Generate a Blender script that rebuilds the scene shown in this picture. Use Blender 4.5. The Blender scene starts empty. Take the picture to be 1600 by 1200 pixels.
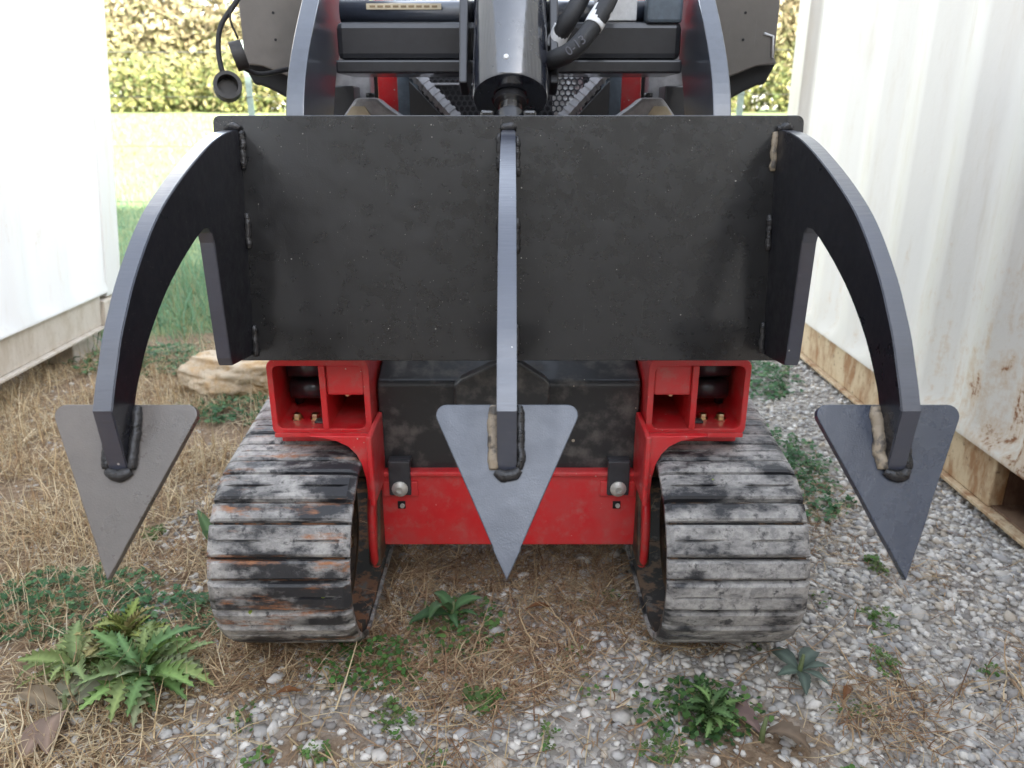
import bpy, bmesh, math, random
import numpy as np
from mathutils import Vector, Matrix, noise as mnoise

# ------------------------------------------------------------------ camera, world, sun
S = bpy.context.scene
COL = S.collection
R = math.radians
cam_d = bpy.data.cameras.new("camera"); cam = bpy.data.objects.new("camera", cam_d); COL.objects.link(cam)
cam.location = (0, 0, 1.0)
cam.rotation_euler = (R(90 - 19.5), 0, 0)
cam_d.sensor_width = 36; cam_d.lens = 27.0
cam_d.clip_start = 0.02; cam_d.clip_end = 1500
cam_d.dof.use_dof = True; cam_d.dof.focus_distance = 1.25; cam_d.dof.aperture_fstop = 5.5
S.camera = cam

SUN_EL = 18.0
SUN_DIR = Vector((0.65, -1.0, 0)).normalized()          # horizontal direction towards the sun (behind the camera)
to_sun = Vector((SUN_DIR.x * math.cos(R(SUN_EL)), SUN_DIR.y * math.cos(R(SUN_EL)), math.sin(R(SUN_EL))))
W = bpy.data.worlds.new("World"); S.world = W; W.use_nodes = True
wn = W.node_tree; bg = wn.nodes["Background"]
sky = wn.nodes.new("ShaderNodeTexSky"); sky.sky_type = 'NISHITA'; sky.sun_disc = False
sky.sun_elevation = R(SUN_EL); sky.sun_rotation = math.atan2(SUN_DIR.x, SUN_DIR.y)
sky.air_density = 1.0; sky.dust_density = 1.0; sky.ozone_density = 0.7; sky.altitude = 200
hs = wn.nodes.new("ShaderNodeHueSaturation"); hs.inputs["Saturation"].default_value = 0.42
wn.links.new(sky.outputs[0], hs.inputs["Color"]); wn.links.new(hs.outputs[0], bg.inputs[0])
bg.inputs[1].default_value = 0.15
sun_d = bpy.data.lights.new("sun", 'SUN'); sun_d.energy = 4.0; sun_d.angle = R(0.5); sun_d.color = (1.0, 0.93, 0.82)
sun = bpy.data.objects.new("sun", sun_d); COL.objects.link(sun)
sun.rotation_euler = to_sun.to_track_quat('Z', 'Y').to_euler(); sun.location = (3, -12, 9)
vs = S.view_settings
vs.view_transform = 'Standard'; vs.look = 'None'; vs.gamma = 1.0; vs.use_curve_mapping = False
vs.exposure = 3.0

rnd = random.Random(7); rng = np.random.default_rng(7)

# ------------------------------------------------------------------ material helpers
class NT:
    def __init__(self, name):
        self.m = bpy.data.materials.new(name); self.m.use_nodes = True
        self.t = self.m.node_tree; self.b = self.t.nodes["Principled BSDF"]
        self.tc = None
    def n(self, typ, **kw):
        x = self.t.nodes.new("ShaderNode" + typ)
        for k, v in kw.items():
            if k in x.inputs.keys(): self.set(x.inputs[k], v)
            else: setattr(x, k, v)
        return x
    def set(self, sock, v):
        if isinstance(v, bpy.types.NodeSocket): self.t.links.new(v, sock)
        elif isinstance(v, tuple) and len(v) == 3 and sock.type == 'RGBA': sock.default_value = (*v, 1)
        else: sock.default_value = v
    def coord(self, scale=(1, 1, 1), rot=(0, 0, 0), world=False):
        if world:
            g = self.n("NewGeometry"); src = g.outputs["Position"]
        else:
            tc = self.n("TexCoord"); src = tc.outputs["Object"]
        mp = self.n("Mapping"); mp.inputs["Scale"].default_value = scale; mp.inputs["Rotation"].default_value = rot
        self.t.links.new(src, mp.inputs["Vector"]); return mp.outputs[0]
    def noise(self, vec, scale, detail=4, rough=.55, out="Fac"):
        x = self.n("TexNoise", Scale=scale, Detail=detail, Roughness=rough); self.t.links.new(vec, x.inputs["Vector"]); return x.outputs[out]
    def vor(self, vec, scale, out="Distance", **kw):
        x = self.n("TexVoronoi", Scale=scale, **kw); self.t.links.new(vec, x.inputs["Vector"]); return x.outputs[out]
    def ramp(self, fac, lo, hi, a=0., b=1.):
        x = self.n("MapRange", interpolation_type='SMOOTHSTEP'); self.set(x.inputs[0], fac)
        x.inputs[1].default_value = lo; x.inputs[2].default_value = hi; x.inputs[3].default_value = a; x.inputs[4].default_value = b
        return x.outputs[0]
    def math(self, op, a, b=0.):
        x = self.n("Math", operation=op); self.set(x.inputs[0], a); self.set(x.inputs[1], b); return x.outputs[0]
    def mix(self, fac, a, b):
        x = self.n("Mix", data_type='RGBA'); self.set(x.inputs[0], fac); self.set(x.inputs[6], a); self.set(x.inputs[7], b); return x.outputs[2]
    def bump(self, h, strength=.3, dist=.002, prev=None):
        x = self.n("Bump", Strength=strength, Distance=dist); self.set(x.inputs["Height"], h)
        if prev is not None: self.t.links.new(prev, x.inputs["Normal"])
        return x.outputs[0]
    def out(self, color=None, rough=None, normal=None, **kw):
        if color is not None: self.set(self.b.inputs["Base Color"], color)
        if rough is not None: self.set(self.b.inputs["Roughness"], rough)
        if normal is not None: self.t.links.new(normal, self.b.inputs["Normal"])
        for k, v in kw.items(): self.set(self.b.inputs[k.replace("_", " ")], v)
        return self.m

def specks(t, v, base, col, scale, size, keep):
    """scattered small chips or drops of another colour"""
    d = t.vor(v, scale); c = t.vor(v, scale, out="Color")
    sep = t.n("SeparateColor"); t.t.links.new(c, sep.inputs[0])
    m = t.math('MULTIPLY', t.math('LESS_THAN', d, t.math('MULTIPLY', sep.outputs[1], size)), t.math('GREATER_THAN', sep.outputs[0], keep))
    return t.mix(m, base, col)

def black_paint(name, base=(.016, .015, .016), rough=.36, dust=.35, peel=.12, chips=.8, dustcol=(.12, .105, .09), spec=.5, coat=.25, scratch=.3):
    t = NT(name); v = t.coord()
    n1 = t.noise(v, 2.6, 5, .55); n2 = t.noise(v, 35, 4, .65)
    d = t.math('MULTIPLY', t.ramp(t.math('ADD', t.math('MULTIPLY', n1, .8), t.math('MULTIPLY', n2, .2)), .38, .72), dust)
    c = t.mix(d, base, dustcol)
    c = specks(t, v, c, (.3, .28, .25), 60, .09, chips + .1)
    c = specks(t, v, c, (.22, .21, .19), 190, .15, chips + .08)
    r = t.ramp(n2, .3, .75, rough - .06, rough + .14)
    b = t.bump(t.noise(v, 520, 2, .5), peel, .0012)
    b = t.bump(n2, .08, .003, b)
    b = t.bump(n1, .5, .02, b)
    sc = t.noise(t.coord((90, 1, 3.5), (0, .35, 0)), 3, 3, .6)
    c = t.mix(t.ramp(sc, .685, .72, 0, scratch), c, (.15, .14, .135))
    r = t.math('ADD', r, t.ramp(n1, .35, .65, -.05, .07))
    return t.out(c, r, b, Coat_Weight=coat, Coat_Roughness=max(.08, rough - .12), Coat_IOR=1.6, Specular_IOR_Level=spec)

M_plate = black_paint("plate_black_paint", base=(.008, .0078, .0085), rough=.26, dust=.06, peel=.3, coat=.75, chips=.72, scratch=.2, dustcol=(.10, .094, .092))
M_tine = black_paint("tine_black_paint", base=(.006, .006, .010), rough=.32, dust=.03)
M_shovel = black_paint("sky_tinted_black_shovel_paint", base=(.02, .03, .056), rough=.3, dust=.12, peel=.3, chips=.97, spec=.8, coat=.55, scratch=.1)  # blue in the base colour imitates reflected sky
M_shovel_tan_refl = black_paint("tan_reflection_shovel_paint", base=(.10, .083, .07), rough=.34, dust=.7, peel=.3, chips=.97, spec=.8, coat=.5, dustcol=(.22, .18, .15), scratch=.1)  # brown tones painted in for the left point's warm reflection
def cut_edge():
    t = NT("flame_cut_edge"); v = t.coord()
    w = t.coord((25, 260, 260)); lines = t.noise(w, 1.0, 2, .5)
    c = t.mix(t.ramp(t.noise(v, 14, 4), .5, .75, 0, .3), (.03, .036, .06), (.09, .09, .10))
    c = specks(t, v, c, (.55, .52, .48), 60, .15, .93)
    return t.out(c, t.ramp(lines, .3, .7, .3, .42), t.bump(lines, .3, .0016), Coat_Weight=1., Coat_Roughness=.2, Coat_IOR=1.6, Specular_IOR_Level=1.)
M_cut = cut_edge()
def weld_mat(name, col, rough, dark=(.014, .013, .013)):
    t = NT(name); v = t.coord()
    c = t.mix(t.ramp(t.noise(v, 60, 4, .6), .48, .62), col, dark)
    return t.out(c, rough, t.bump(t.noise(t.coord((1, 1, 3)), 150, 3, .55), .45, .0025))
M_weld = weld_mat("painted_weld", (.03, .028, .028), .25)
M_weld_tan = weld_mat("dusty_weld", (.33, .265, .19), .5, (.09, .075, .06))

def red_paint():
    t = NT("red_enamel"); v = t.coord()
    n = t.noise(v, 12, 5, .6)
    c = t.mix(t.ramp(n, .35, .75, 0, .8), (.66, .016, .022), (.55, .07, .065))
    dirt = t.noise(v, 26, 6, .7); c = t.mix(t.ramp(dirt, .47, .75, 0, .55), c, (.42, .17, .14)); c = t.mix(t.ramp(t.noise(v, 8, 6, .75), .62, .72, 0, .5), c, (.16, .06, .05))
    c = specks(t, v, c, (.6, .48, .4), 70, .13, .74)
    c = specks(t, v, c, (.5, .4, .3), 160, .16, .85)
    return t.out(c, t.ramp(n, .35, .7, .28, .5), t.bump(t.noise(v, 260, 2), .06, .001), Coat_Weight=.4, Coat_Roughness=.12)
M_red = red_paint()
def plastic():
    t = NT("dusty_black_plastic"); v = t.coord()
    n = t.noise(v, 22, 6, .65); n2 = t.noise(v, 70, 3, .6)
    c = t.mix(t.ramp(n, .46, .72, 0, .75), (.026, .026, .027), (.15, .14, .125))
    c = specks(t, v, c, (.42, .36, .27), 48, .17, .8)
    return t.out(c, t.ramp(n, .4, .7, .3, .6), t.bump(n2, .12, .002))
M_plastic = plastic()
def simple(name, col, rough=.5, metal=0., bump=0., scale=60, var=.25, **kw):
    t = NT(name); v = t.coord(); n = t.noise(v, scale, 4, .6)
    c = t.mix(t.ramp(n, .35, .7), col, tuple(x * (1 - var) for x in col))
    return t.out(c, rough, t.bump(n, bump, .002) if bump else None, Metallic=metal, **kw)
M_black = simple("black_steel", (.022, .022, .026), .36, bump=.06, Coat_Weight=.5)
M_arm = simple("arm_dark_blue_black_steel", (.035, .042, .06), .3, bump=.06, Coat_Weight=1., Coat_Roughness=.2, Specular_IOR_Level=1.)
M_grey = simple("grey_casting", (.42, .41, .42), .4, bump=.1)
M_greydk = simple("slate_steel", (.13, .16, .19), .4)
M_strap = simple("strap_steel", (.05, .05, .055), .35)
M_chrome = simple("chrome_rod", (.7, .7, .7), .12, 1.0, var=.05)
M_brass = simple("plated_bolt", (.72, .6, .36), .3, 1.0, var=.2)
M_washer = simple("white_washer", (.62, .6, .54), .4, .3)
M_hose = simple("hose_rubber", (.02, .02, .022), .55, bump=.3, scale=200)
M_tagw = simple("white_label", (.75, .75, .75), .5, var=.15)
M_tagt = simple("tan_label", (.55, .47, .33), .55, var=.1)
M_cap = simple("rubber_cap", (.035, .032, .03), .6, bump=.1)
M_taupe = black_paint("dusty_panel_paint", base=(.09, .08, .07), rough=.38, dust=.5, chips=.98, dustcol=(.2, .17, .145), spec=.8)
M_cyl = black_paint("gloss_black_cylinder", base=(.015, .017, .026), rough=.17, dust=.02, peel=.02, chips=.9, spec=1., coat=1.)
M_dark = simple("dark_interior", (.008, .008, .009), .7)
M_text = simple("hose_print", (.12, .12, .14), .6)
M_ink = simple("label_ink", (.25, .18, .1), .6)

def rubber(name, clay, seed, lo=.455):
    t = NT(name); v = t.coord(world=True)
    mp = t.n("Mapping"); mp.inputs["Location"].default_value = (seed, seed, 0); t.t.links.new(v, mp.inputs["Vector"]); v = mp.outputs[0]
    st = t.n("Mapping"); st.inputs["Scale"].default_value = (.45, 1, 1); t.t.links.new(v, st.inputs["Vector"])
    n = t.noise(st.outputs[0], 21, 5, .62); n2 = t.noise(v, 60, 5, .7); big = t.noise(v, 6, 2, .5)
    mud = t.ramp(t.math('ADD', t.math('ADD', t.math('MULTIPLY', n, .55), t.math('MULTIPLY', n2, .2)), t.math('MULTIPLY', big, .3)), lo, lo + .11)
    blot = t.math('LESS_THAN', t.vor(v, 26), .24)
    bl2 = t.math('MULTIPLY', blot, t.math('GREATER_THAN', t.noise(v, 9, 2), .52))
    mudc = t.mix(t.ramp(n2, .35, .65), (.50, .475, .445), (.27, .26, .25))
    c = t.mix(mud, (.028, .028, .031), mudc)
    c = t.mix(t.ramp(t.noise(v, 40, 5, .65), .54, .68, 0, .85), c, (.035, .035, .038))
    c = t.mix(t.ramp(t.noise(v, 110, 3, .6), .6, .75, 0, .6), c, (.06, .055, .05))
    sl = t.n('Mapping'); sl.inputs['Scale'].default_value = (.3, 1.2, 1.2); t.t.links.new(v, sl.inputs['Vector'])
    cl = t.math('MULTIPLY', t.ramp(t.noise(sl.outputs[0], 24, 5, .65), 1 - clay, 1.12 - clay), t.ramp(n2, .35, .6, .25, .9))
    geo = t.n("NewGeometry")
    c = t.mix(cl, c, t.mix(n2, (.50, .2, .07), (.3, .12, .05)))
    c = specks(t, v, c, (.25, .33, .05), 30, .2, .93)
    return t.out(c, t.ramp(mud, 0, 1, .45, .85), t.bump(t.math('ADD', n2, t.math('MULTIPLY', mud, .6)), .35, .003))
M_rub = {-1: rubber("muddy_rubber_clay", .44, 3.1), 1: rubber("muddy_rubber_pale", .33, 8.7, .44)}
def belt(name, clay, lo):
    t = NT(name); v = t.coord(world=True); n = t.noise(v, 20, 5, .65)
    c = t.mix(t.ramp(n, lo, lo + .1), (.022, .021, .021), clay); c = t.mix(t.ramp(t.noise(v, 33, 4), .6, .68), c, (.12, .11, .1))
    return t.out(c, .8, t.bump(n, .4, .003))
M_belt = {-1: belt("clay_packed_belt", (.19, .085, .04), .47), 1: belt("muddy_belt", (.16, .1, .06), .5)}
def rustwheel():
    t = NT("rusty_idler_steel"); v = t.coord(world=True); n = t.noise(v, 25, 5, .65)
    return t.out(t.mix(t.ramp(n, .35, .7), (.045, .035, .028), (.17, .10, .055)), .6, t.bump(n, .3, .003), Metallic=.3)
M_wheel = rustwheel()

def container_paint(name, white, rust, seed):
    t = NT(name); v = t.coord(); L = t.n("Mapping"); L.inputs["Location"].default_value = (seed, seed * .7, 0); t.t.links.new(v, L.inputs["Vector"]); v = L.outputs[0]
    sp = t.n("SeparateXYZ"); tc = t.n("TexCoord"); t.t.links.new(tc.outputs["Object"], sp.inputs[0])
    z = sp.outputs[2]
    low = t.math('MULTIPLY', t.ramp(z, .2, 1.0, 1, 0), t.ramp(sp.outputs[1], 3.7, 5.0, 1, .25))
    st = t.n("Mapping"); st.inputs["Scale"].default_value = (1, 1, .16); t.t.links.new(v, st.inputs["Vector"])
    streak = t.noise(st.outputs[0], 19, 6, .7); n = t.noise(v, 7, 6, .7); f = t.noise(v, 45, 4, .7)
    c = t.mix(t.ramp(streak, .48, .75, 0, .55), white, tuple(a * b for a, b in zip(white, (.86, .8, .7))))
    m = t.math('ADD', t.math('MULTIPLY', n, .36), t.math('MULTIPLY', f, .30))
    m = t.math('ADD', m, t.math('MULTIPLY', low, rust))
    m = t.math('ADD', m, t.math('MULTIPLY', streak, .40))
    k = t.ramp(m, .73, .80)
    c = t.mix(t.ramp(m, .62, .76, 0, .65), c, (.5, .34, .2))
    c = t.mix(k, c, t.mix(f, (.12, .04, .018), (.3, .13, .05)))
    return t.out(c, t.ramp(k, 0, 1, .5, .85), t.bump(t.math('ADD', f, n), .12, .004))
M_contR = container_paint("white_container_paint_rusted", (.60, .555, .49), .24, 1.3)
M_contL = container_paint("white_container_paint", (.74, .73, .715), .0, 5.9)
def railmat(name, a, b, lo, hi, fleck=.8):
    t = NT(name); v = t.coord((1, 1, .35)); n = t.noise(v, 14, 6, .7); f = t.noise(t.coord(), 60, 4, .7)
    c = t.mix(t.ramp(n, lo, hi), a, b); c = t.mix(t.ramp(f, .58, .72, 0, fleck), c, (.09, .035, .02))
    return t.out(c, .75, t.bump(f, .3, .003))
M_railR = railmat("rusted_tan_rail", (.55, .42, .26), (.30, .15, .06), .42, .66)
M_railL = railmat("dusty_rail", (.56, .5, .43), (.47, .4, .32), .42, .66, .25)
M_rust = railmat("bare_rust_steel", (.2, .12, .07), (.1, .045, .025), .4, .65)

def attr_mat(name, rough=.8, trans=0., attr="tint", bumpscale=0, spec=.3):
    t = NT(name); a = t.n("Attribute", attribute_name=attr); v = t.coord()
    n = t.noise(v, bumpscale or 80, 3, .6)
    c = t.mix(t.ramp(n, .35, .8, 0, .22), a.outputs["Color"], (.12, .1, .08)) if bumpscale else a.outputs["Color"]
    nm = t.bump(n, .5, .002) if bumpscale else None
    m = t.out(c, rough, nm, Specular_IOR_Level=spec)
    if trans:
        tr = t.n("BsdfTranslucent"); t.t.links.new(c, tr.inputs[0])
        mx = t.n("MixShader"); mx.inputs[0].default_value = trans
        t.t.links.new(t.b.outputs[0], mx.inputs[1]); t.t.links.new(tr.outputs[0], mx.inputs[2])
        t.t.links.new(mx.outputs[0], t.t.nodes["Material Output"].inputs[0])
    return m
M_stone = attr_mat("limestone_gravel", .85, bumpscale=120)
M_leaf = attr_mat("leaf", .6, .3)
M_straw = attr_mat("straw", .7, .2)

def ground_mat():
    t = NT("soil_gravel_turf"); v = t.coord(world=True); a = t.n("Attribute", attribute_name="zone")
    sep = t.n("SeparateColor"); t.t.links.new(a.outputs["Color"], sep.inputs[0])
    n = t.noise(v, 9, 5, .65); f = t.noise(v, 70, 5, .7)
    soil = t.mix(t.ramp(f, .3, .7), (.19, .13, .085), (.34, .25, .17))
    vc = t.vor(v, 75, out="Color"); s2 = t.n("SeparateColor"); t.t.links.new(vc, s2.inputs[0])
    grit = t.mix(s2.outputs[0], (.26, .235, .205), (.52, .48, .43))
    gm = t.ramp(t.math('ADD', sep.outputs[0], t.math('MULTIPLY', t.math('SUBTRACT', n, .5), .9)), .3, .6)
    c = t.mix(gm, soil, grit)
    turf = t.mix(t.ramp(t.noise(v, 3, 6, .7), .3, .7), (.17, .24, .1), (.27, .31, .14))
    turf = t.mix(t.ramp(t.noise(v, 40, 4, .7), .45, .75, 0, .5), turf, (.33, .33, .18))
    tm = t.ramp(t.math('ADD', sep.outputs[1], t.math('MULTIPLY', t.math('SUBTRACT', n, .5), .6)), .35, .65)
    c = t.mix(tm, c, turf)
    d = t.vor(v, 75)
    return t.out(c, .95, t.bump(t.math('ADD', f, t.math('MULTIPLY', d, -1.)), .7, .008), Specular_IOR_Level=.15)
M_ground = ground_mat()
def rockmat():
    t = NT("tan_limestone"); v = t.coord(); n = t.noise(v, 9, 6, .7); f = t.noise(v, 50, 4, .7)
    c = t.mix(t.ramp(n, .38, .68), (.62, .52, .39), (.5, .31, .14)); c = t.mix(t.ramp(f, .55, .75, 0, .6), c, (.25, .17, .1))
    return t.out(c, .9, t.bump(t.math('ADD', n, f), .7, .012))
M_rock = rockmat()
def siding():
    t = NT("shade_building_siding"); v = t.coord(); n = t.noise(v, 1.2, 5, .6)  # unseen added building; siding tone also sets how dark the plate reflects
    return t.out(t.mix(n, (.30, .265, .235), (.22, .20, .185)), .7)
M_siding = siding()
M_roof = simple("shade_building_roof", (.18, .16, .15), .6)
M_galv = simple("pale_green_post_paint", (.32, .4, .36), .5, .2)
M_wire = simple("fence_wire", (.25, .25, .24), .5, .8)

# ------------------------------------------------------------------ mesh helpers
def link(name, me, mat, parent=None, smooth=False, kind=None):
    o = bpy.data.objects.new(name, me); COL.objects.link(o)
    if mat is not None:
        for m in (mat if isinstance(mat, (list, tuple)) else [mat]): me.materials.append(m)
    if smooth:
        for p in me.polygons: p.use_smooth = True
    if parent is not None: attach(o, parent)
    if kind: o["kind"] = kind
    return o
def attach(o, p):
    o.parent = p; o.matrix_parent_inverse = world_of(p).inverted()
def world_of(p):
    m = Matrix.LocRotScale(p.location, p.rotation_euler, p.scale)
    if p.parent: m = world_of(p.parent) @ p.matrix_parent_inverse @ m
    return m
def tag(o, label, cat, group=None):
    o["label"] = label; o["category"] = cat
    if group: o["group"] = group
    return o
def thing(name, loc, label, cat, group=None):
    e = bpy.data.objects.new(name, None); COL.objects.link(e); e.location = loc; e.empty_display_size = .1
    return tag(e, label, cat, group)
def bm_mesh(bm, name, bevel=0., seg=2):
    bmesh.ops.recalc_face_normals(bm, faces=bm.faces)
    if bevel:
        es = [e for e in bm.edges if len(e.link_faces) == 2 and e.calc_face_angle(0) > .5]
        bmesh.ops.bevel(bm, geom=es, offset=bevel, segments=seg, affect='EDGES', profile=.5, clamp_overlap=True)
    me = bpy.data.meshes.new(name); bm.to_mesh(me); bm.free(); return me
def box(name, x0, x1, y0, y1, z0, z1, mat, parent=None, bevel=.003, taper=None):
    bm = bmesh.new(); bmesh.ops.create_cube(bm, size=1)
    for v in bm.verts:
        v.co = Vector(((x0 + x1) / 2 + v.co.x * (x1 - x0), (y0 + y1) / 2 + v.co.y * (y1 - y0), (z0 + z1) / 2 + v.co.z * (z1 - z0)))
    return link(name, bm_mesh(bm, name, bevel), mat, parent)
def prism(name, poly, a, b, axis, mat, parent=None, bevel=.002, smooth=False):
    """polygon in the plane across axis, extruded from a to b; axis X: (y,z), Y: (x,z), Z: (x,y)"""
    bm = bmesh.new()
    def co(p, t): return {'X': (t, p[0], p[1]), 'Y': (p[0], t, p[1]), 'Z': (p[0], p[1], t)}[axis]
    va = [bm.verts.new(co(p, a)) for p in poly]; vb = [bm.verts.new(co(p, b)) for p in poly]
    bm.faces.new(va); bm.faces.new(vb[::-1]); n = len(poly)
    for i in range(n): bm.faces.new((va[i], vb[i], vb[(i + 1) % n], va[(i + 1) % n]))
    return link(name, bm_mesh(bm, name, bevel, 2), mat, parent, smooth)
def tube_geo(bm, pts, rad, seg=12, cap=True, squash=None):
    pts = [Vector(p) for p in pts]; rings = []; n = len(pts); up = None
    for i, p in enumerate(pts):
        d = (pts[min(i + 1, n - 1)] - pts[max(i - 1, 0)]).normalized()
        if up is None: up = Vector((0, 0, 1)) if abs(d.z) < .9 else Vector((1, 0, 0))
        a = d.cross(up).normalized(); b = a.cross(d).normalized(); up = b
        r = rad[i] if isinstance(rad, (list, tuple)) else rad
        rings.append([bm.verts.new(p + a * math.cos(t) * r + b * math.sin(t) * r * (squash or 1)) for t in (2 * math.pi * k / seg for k in range(seg))])
    for i in range(n - 1):
        for k in range(seg): bm.faces.new((rings[i][k], rings[i][(k + 1) % seg], rings[i + 1][(k + 1) % seg], rings[i + 1][k]))
    if cap: bm.faces.new(rings[0][::-1]); bm.faces.new(rings[-1])
def tube(name, pts, rad, mat, parent=None, seg=14, smooth=True, squash=None):
    bm = bmesh.new(); tube_geo(bm, pts, rad, seg, True, squash)
    bmesh.ops.recalc_face_normals(bm, faces=bm.faces)
    me = bpy.data.meshes.new(name); bm.to_mesh(me); bm.free()
    o = link(name, me, mat, parent)
    if smooth:
        for p in me.polygons: p.use_smooth = len(p.vertices) == 4
    return o
def lathe(name, prof, origin, axis, mat, parent=None, seg=40):
    """profile of (radius, distance along axis); closes at radius 0"""
    q = Vector(axis).normalized().to_track_quat('Z', 'Y'); o = Vector(origin); bm = bmesh.new(); rings = []
    for r, h in prof:
        if r <= 1e-6: rings.append([bm.verts.new(o + q @ Vector((0, 0, h)))])
        else: rings.append([bm.verts.new(o + q @ Vector((r * math.cos(2 * math.pi * k / seg), r * math.sin(2 * math.pi * k / seg), h))) for k in range(seg)])
    for a, b in zip(rings, rings[1:]):
        for k in range(seg):
            k2 = (k + 1) % seg
            if len(a) == 1: bm.faces.new((a[0], b[k], b[k2]))
            elif len(b) == 1: bm.faces.new((a[k], a[k2], b[0]))
            else: bm.faces.new((a[k], a[k2], b[k2], b[k]))
    bmesh.ops.recalc_face_normals(bm, faces=bm.faces)
    me = bpy.data.meshes.new(name); bm.to_mesh(me); bm.free()
    ob = link(name, me, mat, parent, True)
    try: me.set_sharp_from_angle(angle=R(35))
    except Exception: pass
    return ob
def spline(pts, n=8):
    """Catmull-Rom through points"""
    P = [Vector(p) for p in pts]; P = [P[0] * 2 - P[1]] + P + [P[-1] * 2 - P[-2]]; out = []
    for i in range(1, len(P) - 2):
        for k in range(n):
            t = k / n; a, b, c, d = P[i - 1], P[i], P[i + 1], P[i + 2]
            out.append(.5 * ((2 * b) + (c - a) * t + (2 * a - 5 * b + 4 * c - d) * t * t + (3 * b - a - 3 * c + d) * t ** 3))
    out.append(P[-2]); return out
def rrect(x0, x1, z0, z1, r, n=5):
    out = []
    for cx, cz, a0 in ((x1 - r, z1 - r, 0), (x0 + r, z1 - r, 90), (x0 + r, z0 + r, 180), (x1 - r, z0 + r, 270)):
        out += [(cx + r * math.cos(R(a0 + 90 * k / n)), cz + r * math.sin(R(a0 + 90 * k / n))) for k in range(n + 1)]
    return out
def np_mesh(name, verts, faces, mat, tint=None, parent=None, smooth=False, kind=None):
    """verts (N,3), faces (M,k) of one k; tint per vertex (N,3)"""
    me = bpy.data.meshes.new(name); k = faces.shape[1]
    me.vertices.add(len(verts)); me.vertices.foreach_set("co", np.ascontiguousarray(verts, dtype=np.float32).ravel())
    me.loops.add(faces.size); me.loops.foreach_set("vertex_index", np.ascontiguousarray(faces, dtype=np.int32).ravel())
    me.polygons.add(len(faces)); me.polygons.foreach_set("loop_start", np.arange(0, faces.size, k, dtype=np.int32))
    me.update(calc_edges=True)
    if tint is not None:
        a = me.color_attributes.new("tint", 'FLOAT_COLOR', 'POINT')
        a.data.foreach_set("color", np.concatenate([tint, np.ones((len(tint), 1))], 1).astype(np.float32).ravel())
    return link(name, me, mat, parent, smooth, kind)

# ------------------------------------------------------------------ ground
def hz(x, y):
    n = mnoise.noise(Vector((x * 1.7, y * 1.7, 3))) * .012 + mnoise.noise(Vector((x * 6, y * 6, 9))) * .005
    rise = max(0, y - 5.5); rise = .0235 * rise if rise < 45 else .0235 * 45 + .004 * (rise - 45)
    return n - .012 + rise
def sstep(a, b, x): t = min(1, max(0, (x - a) / (b - a))); return t * t * (3 - 2 * t)
def nz(x, y, s, o=0): return mnoise.noise(Vector((x * s + o, y * s - o, o)))
def gravel_w(x, y):                                  # how much gravel lies at a spot
    right = sstep(.35, .75, x + .12 * nz(x, y, 3, 5))
    mid = .95 * sstep(-.72, -.35, x + .25 * nz(x, y, 2.2, 1)) * (1 - sstep(1.9, 2.4, y))
    track = .3 * sstep(.2, .5, nz(x, y, 4, 8) + .2)
    w = max(right, mid * (.62 + .8 * nz(x, y, 3.5, 2)) + .1, track * .5)
    return max(0, min(1, w * (1 - sstep(3.6, 5, y))))
def turf_w(x, y):
    return sstep(2.9, 4.4, y + .5 * nz(x, y, 1.2, 4) - .5 * sstep(-1, .6, x) * 3)
xs = np.concatenate([-np.geomspace(400, 3.2, 26), np.linspace(-3, 3, 101), np.geomspace(3.2, 400, 26)])
ys = np.concatenate([-np.geomspace(300, 1.2, 18), np.linspace(-1, 7, 128), np.geomspace(7.3, 700, 36)])
V = np.array([(x, y, hz(x, y)) for y in ys for x in xs]); nx = len(xs)
F = np.array([(j * nx + i, j * nx + i + 1, (j + 1) * nx + i + 1, (j + 1) * nx + i) for j in range(len(ys) - 1) for i in range(nx - 1)])
g = np_mesh("ground", V, F, M_ground, smooth=True, kind="structure")
za = g.data.color_attributes.new("zone", 'FLOAT_COLOR', 'POINT')
za.data.foreach_set("color", np.array([(gravel_w(x, y), turf_w(x, y), 0, 1) for x, y, _ in V], dtype=np.float32).ravel())

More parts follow.
